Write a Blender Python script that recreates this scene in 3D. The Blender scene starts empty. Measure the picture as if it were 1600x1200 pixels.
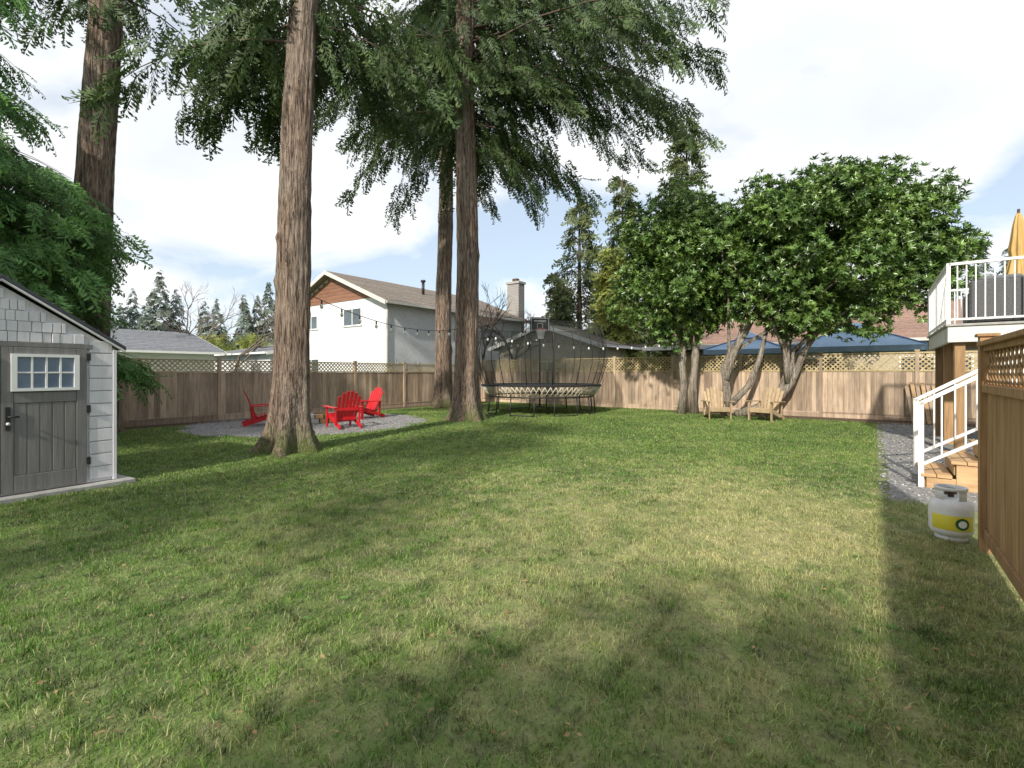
import bpy, math, random
import numpy as np
from mathutils import Vector, Matrix
random.seed(7); rng=np.random.default_rng(7)
S=bpy.context.scene
YR=math.atan2(-0.6,0.8)
def W(v,u,z=0.0): return Vector((0.8*v+0.6*u, -0.6*v+0.8*u, z))
# ---------------------------------------------------------------- materials
class NT:
    def __init__(s,name):
        s.m=bpy.data.materials.new(name); s.m.use_nodes=True
        s.t=s.m.node_tree; s.t.nodes.clear()
        s.out=s.t.nodes.new('ShaderNodeOutputMaterial')
    def n(s,t,**k):
        a=s.t.nodes.new(t)
        for q,v in k.items(): setattr(a,q,v)
        return a
    def l(s,a,b): s.t.links.new(a,b)
def setc(sock,c): sock.default_value=(c[0],c[1],c[2],1)
def mixc(N,fac,a,b,mode='MIX'):
    m=N.n('ShaderNodeMixRGB',blend_type=mode)
    for i,x in ((0,fac),(1,a),(2,b)):
        if isinstance(x,(int,float)): m.inputs[i].default_value=x
        elif isinstance(x,tuple): setc(m.inputs[i],x)
        else: N.l(x,m.inputs[i])
    return m.outputs[0]
def ramp(N,x,a,b):
    r=N.n('ShaderNodeMapRange'); N.l(x,r.inputs[0]); r.inputs[1].default_value=a; r.inputs[2].default_value=b
    return r.outputs[0]
def noise(N,vec,scale,detail=4,rough=.55):
    t=N.n('ShaderNodeTexNoise'); t.inputs['Scale'].default_value=scale; t.inputs['Detail'].default_value=detail
    t.inputs['Roughness'].default_value=rough
    if vec is not None: N.l(vec,t.inputs['Vector'])
    return t.outputs['Fac']
def mapped(N,vec,sc):
    m=N.n('ShaderNodeMapping'); m.inputs['Scale'].default_value=sc; N.l(vec,m.inputs['Vector']); return m.outputs[0]
def pm(name,c1,c2=None,sc=(5,5,5),rough=.7,bump=0.0,rnd=0.0,metal=0.0,lo=.35,hi=.65,trans=0.0,dirt=0.0,world=False,spec=.5,bdist=.02):
    N=NT(name)
    if c2 is None: c2=tuple(x*.85 for x in c1)
    if world: vec=N.n('ShaderNodeNewGeometry').outputs['Position']
    else: vec=N.n('ShaderNodeTexCoord').outputs['Object']
    f=noise(N,mapped(N,vec,sc),1.0,6,.6)
    col=mixc(N,ramp(N,f,lo,hi),c1,c2)
    if dirt>0:
        d=noise(N,mapped(N,vec,(1.3,1.3,1.3)),1.0,5)
        k=ramp(N,d,.4,.75); mm=N.n('ShaderNodeMath',operation='MULTIPLY'); N.l(k,mm.inputs[0]); mm.inputs[1].default_value=dirt
        col=mixc(N,mm.outputs[0],col,tuple(x*.45 for x in c1))
    if rnd>0:
        a=N.n('ShaderNodeAttribute',attribute_name='rnd')
        r=N.n('ShaderNodeMapRange'); N.l(a.outputs['Fac'],r.inputs[0]); r.inputs[3].default_value=1-rnd; r.inputs[4].default_value=1+rnd
        h=N.n('ShaderNodeHueSaturation'); N.l(r.outputs[0],h.inputs['Value']); N.l(col,h.inputs['Color'])
        col=h.outputs[0]
    b=N.n('ShaderNodeBsdfPrincipled'); N.l(col,b.inputs['Base Color']); b.inputs['Roughness'].default_value=rough
    b.inputs['Metallic'].default_value=metal; b.inputs['Specular IOR Level'].default_value=spec
    if bump>0:
        bp=N.n('ShaderNodeBump'); bp.inputs['Strength'].default_value=bump; bp.inputs['Distance'].default_value=bdist
        N.l(f,bp.inputs['Height']); N.l(bp.outputs[0],b.inputs['Normal'])
    sh=b.outputs[0]
    if trans>0:
        t=N.n('ShaderNodeBsdfTranslucent'); N.l(col,t.inputs['Color'])
        ms=N.n('ShaderNodeMixShader'); ms.inputs[0].default_value=trans; N.l(sh,ms.inputs[1]); N.l(t.outputs[0],ms.inputs[2]); sh=ms.outputs[0]
    N.l(sh,N.out.inputs[0]); return N.m

def lawncol(N,dark=1.0):
    pos=N.n('ShaderNodeNewGeometry').outputs['Position']
    flat=mapped(N,pos,(1,1,0))
    n1=noise(N,flat,.55,6,.62); n2=noise(N,flat,3.3,6,.72); n3=noise(N,flat,17,3); n4=noise(N,flat,5,6,.75)
    sub=N.n('ShaderNodeVectorMath',operation='DISTANCE'); N.l(mapped(N,flat,(.75,1,1)),sub.inputs[0]); sub.inputs[1].default_value=(1.9,4.3,0)
    w=N.n('ShaderNodeMapRange'); N.l(sub.outputs['Value'],w.inputs[0]); w.inputs[1].default_value=.2;w.inputs[2].default_value=4.4;w.inputs[3].default_value=.19;w.inputs[4].default_value=0
    def add(a,b,op='ADD'):
        m=N.n('ShaderNodeMath',operation=op)
        for i,x in ((0,a),(1,b)):
            if isinstance(x,float): m.inputs[i].default_value=x
            else: N.l(x,m.inputs[i])
        return m.outputs[0]
    s=add(add(add(n1,.35,'MULTIPLY'),add(n2,.65,'MULTIPLY')),w.outputs[0])
    dry=ramp(N,s,.52,.74)
    g=mixc(N,ramp(N,n1,.38,.62),(.130*dark,.250*dark,.045*dark),(.225*dark,.365*dark,.070*dark))
    g=mixc(N,add(ramp(N,n4,.48,.62),.85,'MULTIPLY'),g,(.070*dark,.115*dark,.034*dark))
    c=mixc(N,dry,g,(.55*dark,.53*dark,.25*dark))
    c=mixc(N,add(ramp(N,n3,.55,.68),.6,'MULTIPLY'),c,(.085*dark,.09*dark,.036*dark))
    return c,n3
def grassmat():
    N=NT('grass_blades'); c,_=lawncol(N)
    a=N.n('ShaderNodeAttribute',attribute_name='rnd')
    r=N.n('ShaderNodeMapRange'); N.l(a.outputs['Fac'],r.inputs[0]); r.inputs[3].default_value=.5; r.inputs[4].default_value=1.65
    h=N.n('ShaderNodeHueSaturation'); N.l(r.outputs[0],h.inputs['Value']); N.l(c,h.inputs['Color'])
    c=mixc(N,ramp(N,a.outputs['Fac'],.88,.90),h.outputs[0],(.50,.44,.24))
    b=N.n('ShaderNodeBsdfPrincipled'); N.l(c,b.inputs['Base Color']); b.inputs['Roughness'].default_value=.5
    t=N.n('ShaderNodeBsdfTranslucent'); N.l(c,t.inputs['Color'])
    ms=N.n('ShaderNodeMixShader'); ms.inputs[0].default_value=.35; N.l(b.outputs[0],ms.inputs[1]); N.l(t.outputs[0],ms.inputs[2])
    N.l(ms.outputs[0],N.out.inputs[0]); return N.m
def groundmat():
    N=NT('ground_thatch'); c,n3=lawncol(N,.72); c=mixc(N,.35,c,(.16,.13,.07))
    b=N.n('ShaderNodeBsdfPrincipled'); N.l(c,b.inputs['Base Color']); b.inputs['Roughness'].default_value=.95
    bp=N.n('ShaderNodeBump'); bp.inputs['Strength'].default_value=.6; bp.inputs['Distance'].default_value=.03
    N.l(n3,bp.inputs['Height']); N.l(bp.outputs[0],b.inputs['Normal'])
    N.l(b.outputs[0],N.out.inputs[0]); return N.m
def barkmat(name='cedar_bark',moss=1.0,c1=(.34,.215,.14),c2=(.085,.045,.03),c3=(.44,.36,.29)):
    N=NT(name); vec=N.n('ShaderNodeTexCoord').outputs['Object']
    f=noise(N,mapped(N,vec,(17,17,1.3)),1,8,.72)
    f2=noise(N,mapped(N,vec,(46,46,4.0)),1,4,.6)
    f3=noise(N,mapped(N,vec,(2.4,2.4,.7)),1,5,.6)
    c=mixc(N,ramp(N,f,.45,.54),c2,c1)
    c=mixc(N,ramp(N,f3,.42,.62),c,mixc(N,ramp(N,f,.43,.53),c2,c3))
    c=mixc(N,.45,c,mixc(N,ramp(N,f2,.42,.58),(.03,.02,.014),(.54,.43,.34)))
    if moss>0:
        z=N.n('ShaderNodeSeparateXYZ'); N.l(vec,z.inputs[0])
        q=N.n('ShaderNodeMapRange'); N.l(z.outputs[2],q.inputs[0]); q.inputs[1].default_value=0; q.inputs[2].default_value=.6; q.inputs[3].default_value=.95*moss; q.inputs[4].default_value=0
        mm=N.n('ShaderNodeMath',operation='MULTIPLY'); N.l(q.outputs[0],mm.inputs[0]); N.l(ramp(N,f3,.40,.54),mm.inputs[1])
        c=mixc(N,mm.outputs[0],c,(.10,.14,.02))
    b=N.n('ShaderNodeBsdfPrincipled'); N.l(c,b.inputs['Base Color']); b.inputs['Roughness'].default_value=.9
    ad=N.n('ShaderNodeMath',operation='ADD'); N.l(f,ad.inputs[0]); N.l(f2,ad.inputs[1])
    bp=N.n('ShaderNodeBump'); bp.inputs['Strength'].default_value=1.0; bp.inputs['Distance'].default_value=.09
    N.l(ad.outputs[0],bp.inputs['Height']); N.l(bp.outputs[0],b.inputs['Normal'])
    N.l(b.outputs[0],N.out.inputs[0]); return N.m
def netmat(name,col,alpha,rough=.8):
    N=NT(name); d=N.n('ShaderNodeBsdfPrincipled'); setc(d.inputs['Base Color'],col); d.inputs['Roughness'].default_value=rough
    vec=N.n('ShaderNodeTexCoord').outputs['Object']
    f=noise(N,mapped(N,vec,(3,3,1)),1,3)
    r=N.n('ShaderNodeMapRange'); N.l(f,r.inputs[0]); r.inputs[3].default_value=alpha*.6; r.inputs[4].default_value=alpha*1.4
    t=N.n('ShaderNodeBsdfTransparent'); ms=N.n('ShaderNodeMixShader'); N.l(r.outputs[0],ms.inputs[0])
    N.l(t.outputs[0],ms.inputs[1]); N.l(d.outputs[0],ms.inputs[2]); N.l(ms.outputs[0],N.out.inputs[0]); return N.m

M={}
M['grass']=grassmat(); M['ground']=groundmat(); M['bark']=barkmat()
M['bark2']=barkmat('camellia_bark',.5,(.58,.52,.42),(.25,.20,.15),(.68,.64,.56))
M['fence']=pm('weathered_cedar',(.56,.43,.315),(.33,.235,.16),(14,14,1.6),.85,.35,.33,dirt=.5)
M['lattice']=pm('lattice_wood',(.56,.45,.25),(.40,.31,.16),(9,9,9),.8,.2,.2)
M['fence2']=pm('stained_cedar',(.40,.245,.115),(.24,.135,.06),(22,22,1.8),.7,.3,.2,dirt=.15)
M['newwood']=pm('step_lumber',(.60,.40,.21),(.42,.25,.12),(3,20,20),.65,.25,.15)
M['oldwood']=pm('chair_wood',(.48,.36,.22),(.33,.23,.13),(18,18,3),.75,.3,.2)
M['red']=pm('red_plastic',(.60,.012,.02),(.48,.01,.015),(6,6,6),.42,0,.08)
M['white']=pm('white_aluminium',(.82,.82,.81),(.76,.76,.75),(3,3,3),.4)
M['shedwall']=pm('shed_siding',(.74,.73,.755),(.65,.64,.67),(30,30,3),.6,.12,.05,dirt=.1)
M['sheddoor']=pm('shed_door_plastic',(.215,.21,.205),(.165,.155,.15),(26,26,1.5),.55,.25)
M['shedroof']=pm('shed_roof_plastic',(.055,.06,.07),(.04,.043,.05),(6,6,6),.6,.1)
M['black']=pm('black_metal',(.02,.02,.022),(.03,.03,.03),(5,5,5),.45)
M['glass']=pm('window_glass',(.045,.06,.07),(.10,.13,.15),(.8,.8,.8),.08,spec=.9)
M['shedglass']=pm('shed_window_glass',(.12,.17,.24),(.20,.26,.34),(2,2,2),.1,spec=.9)
M['stucco']=pm('white_stucco',(.74,.75,.77),(.62,.64,.67),(9,9,9),.9,.5,dirt=.2)
M['gablewood']=pm('gable_cedar',(.27,.13,.08),(.18,.085,.05),(1.5,1.5,20),.7,.2,.2)
M['shingle']=pm('asphalt_shingle',(.30,.25,.21),(.165,.135,.11),(7,7,14),.95,.5,.14,dirt=.4)
M['shinglebrown']=pm('brown_shingle',(.34,.22,.17),(.22,.135,.105),(7,7,14),.95,.4,.1,dirt=.2)
M['shinglegrey']=pm('grey_shingle',(.23,.24,.26),(.15,.155,.17),(5,5,9),.95,.3,.1)
M['beige']=pm('beige_siding',(.52,.47,.39),(.44,.39,.32),(2,2,12),.8,.1)
M['darkwall']=pm('dark_siding',(.16,.15,.15),(.10,.10,.10),(2,2,12),.8)
M['paleblue']=pm('pale_siding',(.68,.70,.72),(.6,.62,.65),(2,2,12),.8)
M['brick']=pm('chimney_brick',(.24,.22,.21),(.36,.34,.33),(6,6,18),.9,.4)
M['gutter']=pm('gutter_paint',(.66,.64,.59),(.56,.54,.50),(3,3,3),.5)
M['gravel']=pm('gravel_ground',(.34,.33,.32),(.15,.145,.14),(38,38,38),.95,.9,world=True)
M['stone']=pm('gravel_stones',(.40,.39,.38),(.21,.205,.20),(12,12,12),.85,0,.5)
M['mulch']=pm('bark_mulch',(.15,.09,.06),(.06,.04,.025),(45,45,45),.95,.9,world=True)
M['concrete']=pm('concrete',(.45,.44,.41),(.33,.32,.30),(8,8,8),.9,.3,dirt=.3)
M['cedarleaf']=pm('cedar_foliage',(.090,.145,.038),(.036,.070,.024),(2,2,2),.6,0,.6,trans=.28,world=True)
M['cedarbright']=pm('cedar_foliage_bright',(.18,.34,.09),(.075,.18,.05),(1.5,1.5,1.5),.55,0,.55,trans=.35,world=True)
M['conif']=pm('conifer_foliage',(.19,.22,.085),(.095,.135,.055),(.8,.8,.8),.65,0,.5,trans=.25,world=True)
M['conify']=pm('conifer_foliage_yellow',(.36,.38,.09),(.22,.27,.07),(.8,.8,.8),.65,0,.45,trans=.3,world=True)
M['far']=pm('far_foliage',(.13,.165,.125),(.085,.115,.09),(.3,.3,.3),.8,0,.45,world=True)
M['camleaf']=pm('camellia_leaf',(.175,.28,.058),(.065,.135,.032),(1.2,1.2,1.2),.30,0,.65,trans=.25,world=True,spec=.7)
M['twig']=pm('bare_twigs',(.20,.16,.13),(.11,.09,.07),(4,4,4),.9)
M['branch']=pm('branch_bark',(.13,.09,.065),(.065,.045,.035),(9,9,9),.9)
M['bluefab']=pm('blue_canopy',(.16,.30,.50),(.12,.23,.42),(2,2,2),.7)
M['bluelight']=pm('pale_blue_canopy',(.38,.54,.72),(.30,.45,.64),(2,2,2),.7)
M['gold']=pm('umbrella_fabric',(.62,.42,.16),(.47,.30,.10),(9,9,2),.8,.2)
M['wicker']=pm('grey_wicker',(.06,.062,.068),(.13,.13,.14),(40,40,60),.7,.5)
M['cushion']=pm('grey_cushion',(.16,.165,.175),(.12,.125,.13),(6,6,6),.9)
M['mat']=pm('trampoline_mat',(.012,.012,.014),None,(5,5,5),.8)
M['rod']=pm('fibreglass_rods',(.75,.74,.62),(.6,.58,.48),(5,5,5),.5)
M['net']=netmat('enclosure_net',(.02,.028,.024),.33)
M['tank']=pm('tank_paint',(.80,.80,.79),(.70,.69,.68),(9,9,9),.4,dirt=.2)
M['yellow']=pm('tank_label_yellow',(.76,.66,.06),(.68,.58,.05),(9,9,9),.45)
M['green']=pm('label_green',(.02,.12,.05),None,(9,9,9),.5)
M['rust']=pm('rusty_steel',(.12,.07,.045),(.06,.04,.03),(20,20,20),.8,.2)
M['deadleaf']=pm('dead_leaf',(.22,.13,.06),(.32,.22,.10),(3,3,3),.8,0,.4)
M['weed']=pm('weed_leaf',(.13,.27,.05),(.08,.19,.04),(3,3,3),.6,0,.4,trans=.2)
M['bulb']=pm('bulb_glass',(.75,.74,.68),None,(5,5,5),.12)
M['soffit']=pm('deck_fascia',(.74,.73,.70),(.64,.63,.60),(2,2,2),.7,dirt=.15)

# ---------------------------------------------------------------- mesh helpers
def link(o,parent=None):
    S.collection.objects.link(o)
    if parent is not None: o.parent=parent
    return o
def empty(name,loc=(0,0,0),rot=0.0):
    e=bpy.data.objects.new(name,None); e.location=loc; e.rotation_euler=(0,0,rot); e.empty_display_size=.3
    return link(e)
class MB:
    def __init__(s): s.v=[];s.f=[];s.m=[];s.r=[];s.mats=[];s.sm=[]
    def mi(s,mat):
        if mat not in s.mats: s.mats.append(mat)
        return s.mats.index(mat)
    def add(s,vs,fs,mat,smooth=False,rnd=None):
        b=len(s.v); s.v.extend([tuple(x) for x in vs]); i=s.mi(mat); r=random.random() if rnd is None else rnd
        for f in fs:
            s.f.append([b+k for k in f]); s.m.append(i); s.r.append(r); s.sm.append(smooth)
    def box(s,c,d,mat,rot=None):
        hx,hy,hz=d[0]/2,d[1]/2,d[2]/2
        vs=[Vector((sx*hx,sy*hy,sz*hz)) for sz in(-1,1) for sy in(-1,1) for sx in(-1,1)]
        if rot is not None: vs=[rot@q for q in vs]
        c=Vector(c); vs=[c+q for q in vs]
        s.add(vs,[(0,2,3,1),(4,5,7,6),(0,1,5,4),(2,6,7,3),(0,4,6,2),(1,3,7,5)],mat)
    def bx(s,a,b,mat): s.box([(a[i]+b[i])/2 for i in range(3)],[abs(b[i]-a[i]) for i in range(3)],mat)
    def beam(s,p,q,w,h,mat,up=(0,0,1)):
        p=Vector(p);q=Vector(q); d=q-p; L=d.length; x=d.normalized(); upv=Vector(up)
        if abs(x.dot(upv))>.99: upv=Vector((0,1,0))
        y=upv.cross(x).normalized(); z=x.cross(y)
        R=Matrix((x,y,z)).transposed(); s.box((p+q)/2,(L,w,h),mat,R)
    def tube(s,pts,rad,mat,n=8,smooth=True,caps=True):
        pts=[Vector(p) for p in pts]
        if isinstance(rad,(int,float)): rad=[rad]*len(pts)
        vs=[];fs=[]; ref=Vector((.31,.17,.93))
        for i,p in enumerate(pts):
            a=pts[max(0,i-1)]; b=pts[min(len(pts)-1,i+1)]; t=(b-a).normalized()
            r0=ref if abs(t.dot(ref))<.95 else Vector((1,0,0))
            x=t.cross(r0).normalized(); y=t.cross(x); 
            for k in range(n):
                A=2*math.pi*k/n; vs.append(p+(x*math.cos(A)+y*math.sin(A))*rad[i])
        for i in range(len(pts)-1):
            for k in range(n):
                fs.append((i*n+k,i*n+(k+1)%n,(i+1)*n+(k+1)%n,(i+1)*n+k))
        if caps: fs.append(tuple(range(n))[::-1]); fs.append(tuple((len(pts)-1)*n+k for k in range(n)))
        s.add(vs,fs,mat,smooth)
    def lathe(s,prof,mat,n=32,c=(0,0,0),fold=None,a0=0,a1=2*math.pi):
        vs=[];fs=[];full=abs(a1-a0-2*math.pi)<1e-6; m=n if full else n+1
        for (r,z) in prof:
            for k in range(m):
                A=a0+(a1-a0)*k/n; rr=r*(1+(fold[0]*math.cos(fold[1]*A) if fold else 0))
                vs.append((c[0]+rr*math.cos(A),c[1]+rr*math.sin(A),c[2]+z))
        for i in range(len(prof)-1):
            for k in range(n):
                k2=(k+1)%m if full else k+1
                fs.append((i*m+k,i*m+k2,(i+1)*m+k2,(i+1)*m+k))
        s.add(vs,fs,mat,True)
    def prism(s,poly,a,b,axis,mat):
        n=len(poly)
        if axis=='y': vs=[(p,a,z) for p,z in poly]+[(p,b,z) for p,z in poly]
        else: vs=[(a,p,z) for p,z in poly]+[(b,p,z) for p,z in poly]
        fs=[tuple(range(n)),tuple(range(2*n-1,n-1,-1))]+[(i,i+n,(i+1)%n+n,(i+1)%n) for i in range(n)]
        s.add(vs,fs,mat)
    def obj(s,name,parent=None,loc=(0,0,0),rot=0.0,bevel=0.0):
        me=bpy.data.meshes.new(name); me.from_pydata(s.v,[],s.f); me.update()
        for m in s.mats: me.materials.append(m)
        me.polygons.foreach_set('material_index',s.m); me.polygons.foreach_set('use_smooth',s.sm)
        a=me.attributes.new('rnd','FLOAT','FACE'); a.data.foreach_set('value',s.r)
        import bmesh
        bm=bmesh.new(); bm.from_mesh(me); bmesh.ops.recalc_face_normals(bm,faces=bm.faces); bm.to_mesh(me); bm.free()
        o=bpy.data.objects.new(name,me); o.location=loc; o.rotation_euler=(0,0,rot)
        if bevel>0:
            b=o.modifiers.new('bevel','BEVEL'); b.width=bevel; b.segments=1; b.limit_method='ANGLE'
        return link(o,parent)
def npmesh(name,V,F,mat,rnd=None,smooth=False):
    V=np.asarray(V,dtype=np.float32); F=np.asarray(F,dtype=np.int32); k=F.shape[1]
    me=bpy.data.meshes.new(name); me.vertices.add(len(V)); me.vertices.foreach_set('co',V.ravel())
    me.loops.add(F.size); me.loops.foreach_set('vertex_index',F.ravel())
    me.polygons.add(len(F)); me.polygons.foreach_set('loop_start',np.arange(0,F.size,k,dtype=np.int32))
    try: me.polygons.foreach_set('loop_total',np.full(len(F),k,dtype=np.int32))
    except Exception: pass
    me.update(calc_edges=True)
    if smooth: me.polygons.foreach_set('use_smooth',np.ones(len(F),dtype=bool))
    if rnd is not None:
        a=me.attributes.new('rnd','FLOAT','FACE'); a.data.foreach_set('value',np.asarray(rnd,dtype=np.float32))
    me.materials.append(mat); return me
def basis(D,up=None):
    D=D/np.linalg.norm(D,axis=1,keepdims=True)
    R=rng.normal(size=D.shape) if up is None else up
    Yv=np.cross(R,D); Yv/=np.linalg.norm(Yv,axis=1,keepdims=True)+1e-9
    Z=np.cross(D,Yv); return np.stack([D,Yv,Z],axis=2)
def scatter(name,tv,tf,P,R,Sc,mat,parent=None,per=1,rb=None):
    K=len(P); tv=np.asarray(tv,dtype=np.float32); tf=np.asarray(tf)
    V=np.einsum('kij,nj->kni',R,tv)*Sc[:,None,None]+P[:,None,:]
    F=tf[None]+ (np.arange(K)*len(tv))[:,None,None]
    if rb is None: rb=rng.random(K)
    rn=np.repeat(rb,len(tf)); rn=np.clip(rn*.7+.3*rng.random(len(rn)),0,1)
    me=npmesh(name,V.reshape(-1,3),F.reshape(-1,tf.shape[1]),mat,rn)
    return link(bpy.data.objects.new(name,me),parent)
def frond(n=9,wid=.045,sub=True,spread=.42,sag=.18):
    V=[];F=[]
    def dia(p,d,w):
        p=np.array(p,float);d=np.array(d,float); sd=np.cross(d,[0,0,1.0]); sd/=np.linalg.norm(sd)+1e-9
        b=len(V); V.extend([p,p+d*.45+sd*w,p+d,p+d*.45-sd*w]); F.append([b,b+1,b+2,b+3])
    dia([0,0,0],[.55,0,-.05],.012); dia([.5,0,-.05],[.55,0,-.14],.02)
    for i in range(n):
        t=(i+.6)/n; p=np.array([t,0,-sag*t*t])
        for sgn in(-1,1):
            if random.random()<.10: continue
            l=spread*(1-t)**.6*(.5+.8*random.random())+.06
            a=math.radians(38+26*random.random())
            d=np.array([math.cos(a)*l,sgn*math.sin(a)*l,-.22*l-.06*random.random()]); dia(p,d,wid*(.7+.4*random.random()))
            if sub:
                for q in(.3,.6):
                    a2=a+random.choice([-1,1])*.7; l2=l*.45
                    dia(p+d*q,[math.cos(a2)*l2,sgn*math.sin(a2)*l2,-.06],wid*.85)
    return np.array(V),np.array(F)
FR=frond(9,.030,True,.36,.28); FRs=frond(6,.085,False,.5); FRt=frond(4,.14,False,.55)
# ---------------------------------------------------------------- trees
def trunkmesh(name,parent,base,top,r0,r1,flare,H,mat,seg=72,rings=110,seed=0,knots=14):
    rs=np.random.default_rng(seed); th=np.linspace(0,2*np.pi,seg,endpoint=False)
    ph=rs.random(6)*6.28; zs=np.concatenate([np.linspace(-.08,1.5,40),np.linspace(1.55,H,rings-40)])
    ridge=rs.normal(size=seg)*.5+.5*np.roll(rs.normal(size=seg),1)
    V=[];kn=[(rs.random()*6.28,1.6+rs.random()*(min(H,8)-1.6)) for _ in range(knots)]
    for z in zs:
        t=max(z,0)/H; r=r0+(r1-r0)*t
        fl=flare*math.exp(-max(z,0)/.38)
        lob=1+ (0.10*math.exp(-max(z,0)/1.2)+.02)*np.cos(5*th+ph[0]+.15*z)+(.06*math.exp(-max(z,0)/1.0)+.015)*np.cos(3*th+ph[1]-.1*z)
        lob+= fl/r*(1+.45*np.cos(5*th+ph[0])+.3*np.cos(7*th+ph[2]))
        rr=r*lob+ .014*(ridge*(.8+.4*math.sin(z*2.1+ph[3])))+.005*rs.normal(size=seg)
        for ka,kz in kn:
            dd=np.angle(np.exp(1j*(th-ka))); rr+= .06*np.exp(-(dd/.16)**2-((z-kz)/.07)**2)
        cx=base[0]+(top[0]-base[0])*t+.03*math.sin(z*.7+ph[4]); cy=base[1]+(top[1]-base[1])*t
        V.append(np.stack([cx+rr*np.cos(th),cy+rr*np.sin(th),np.full(seg,z)],1))
    V=np.concatenate(V); n=len(zs); i=np.arange(n-1)[:,None]*seg; k=np.arange(seg)[None]
    F=np.stack([i+k,i+(k+1)%seg,i+seg+(k+1)%seg,i+seg+k],2).reshape(-1,4)
    me=npmesh(name,V,F,mat,None,True); return link(bpy.data.objects.new(name,me),parent)
def crown(parent,cx,cy,z0,z1,nb,Lb,Lt,mat,tmpl,sz=(.45,.85),rise=.25,droop=.55,dens=5.0,azbias=None,seed=1,hang=.8,branches=True,brr=.03,south=1.0,s0=.08):
    rs=np.random.default_rng(seed); P=[];D=[];mb=MB()
    for b in range(nb):
        f=(b+rs.random())/nb; z=z0+(z1-z0)*f; L=(Lb+(Lt-Lb)*f)*(.65+.5*rs.random())
        az=rs.random()*6.28
        if azbias is not None and rs.random()<azbias[1]: az=azbias[0]+rs.normal()*azbias[2]
        if math.sin(az)<-.35: L*=south
        o=np.array([math.cos(az),math.sin(az),0]); side=np.array([-o[1],o[0],0]); cur=rs.normal()*.12; ri=rise*(.5+rs.random()); dr=droop*(.75+.5*rs.random())
        def pt(s): return np.array([cx,cy,z])+o*L*s+side*cur*L*s*s+np.array([0,0,ri*L*s*(1-s*.2)-dr*L*s*s])
        if branches: mb.tube([pt(s) for s in(0,.2,.4,.6,.8,1)],[brr*q*(.5+L/6) for q in(1,.8,.6,.42,.25,.1)],M['branch'],5)
        m=max(6,int(L*dens*2))
        for i in range(m):
            s=s0+(1-s0)*(i+rs.random())/m; w=(1-s)*.22*L+.08
            q=pt(s)+side*rs.normal()*w*.8; q[2]-=abs(rs.normal())*.12+abs(rs.normal())*w*.3
            sg=rs.choice([-1,1]); d=o*(.55+.4*rs.random())+side*sg*(.5*rs.random())+np.array([0,0,-hang*(.2+1.1*rs.random())])
            P.append(q);D.append(d)
    P=np.array(P);D=np.array(D)
    up=np.tile([0,0,1.0],(len(P),1))+rs.normal(size=P.shape)*.6
    scatter('foliage',tmpl[0],tmpl[1],P,basis(D,up),sz[0]+(sz[1]-sz[0])*rs.random(len(P)),mat,parent)
    if branches: mb.obj('branches',parent)
def cedar(name,base,top,r0,r1,flare,H,seed,cr):
    e=empty(name,(base[0],base[1],0)); 
    trunkmesh('trunk',e,(0,0),(top[0]-base[0],top[1]-base[1]),r0,r1,flare,H,M['bark'],seed=seed)
    for i,c in enumerate(cr): crown(e,(top[0]-base[0])*.5,(top[1]-base[1])*.5,**c,seed=seed+i)
    return e
CL=dict(mat=M['cedarleaf'],tmpl=FR,hang=1.25)
cedar('cedar_tree',(-9.95,11.2),(-9.2,11.4),.41,.24,.25,17,3,[dict(z0=9.8,z1=17,nb=34,Lb=2.6,Lt=1.2,south=.5,**CL)])
cedar('cedar_tree',(-4.15,8.95),(-3.65,9.0),.315,.17,.24,15,11,[dict(z0=8.5,z1=15,nb=28,Lb=3.0,Lt=1.2,droop=.5,rise=.15,dens=5.5,south=.35,**CL),
   dict(z0=7.5,z1=8.8,nb=8,Lb=3.6,Lt=3.4,droop=.36,rise=.16,dens=7,azbias=(2.6,1,.35),**CL),
   dict(z0=7.6,z1=8.8,nb=5,Lb=2.6,Lt=2.8,droop=.38,rise=.1,dens=7,azbias=(.5,1,.35),**CL)])
cedar('cedar_tree',(-1.35,14.7),(-1.45,14.8),.36,.2,.26,20,23,[dict(z0=9.8,z1=20,nb=50,Lb=4.4,Lt=1.4,droop=.5,rise=.15,dens=5.5,south=.4,**CL),
   dict(z0=10.2,z1=13.8,nb=24,Lb=7.2,Lt=6.4,droop=.36,rise=.12,dens=6,azbias=(-.02,1,.3),**CL),
   dict(z0=8.4,z1=10.8,nb=10,Lb=3.6,Lt=4.6,droop=.48,rise=.1,dens=6.5,azbias=(.2,1,.6),**CL),
   dict(z0=9.0,z1=12,nb=11,Lb=4.2,Lt=4.4,droop=.48,rise=.1,dens=6.5,azbias=(3.0,1,.5),**CL)])
cedar('cedar_tree',(-2.85,19.9),(-2.6,19.9),.34,.2,.22,20,37,[dict(z0=10.6,z1=20,nb=45,Lb=4.2,Lt=1.5,sz=(.7,1.1),dens=4.2,**CL)])
e=empty('young_cedar_tree',(-11.4,9.2,0)); trunkmesh('trunk',e,(0,0),(0,0),.22,.05,.1,12,M['bark'],seg=24,rings=60,seed=5,knots=0)
crown(e,0,0,1.2,11.5,145,2.9,1.0,M['cedarbright'],FR,sz=(.4,.75),rise=.1,droop=.45,dens=7,seed=50,hang=1.0)
crown(e,0,0,2.0,6.5,70,3.3,2.7,M['cedarbright'],FR,sz=(.4,.75),rise=.12,droop=.3,dens=8,seed=52,hang=1.0,azbias=(-.1,.8,.6))
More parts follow.
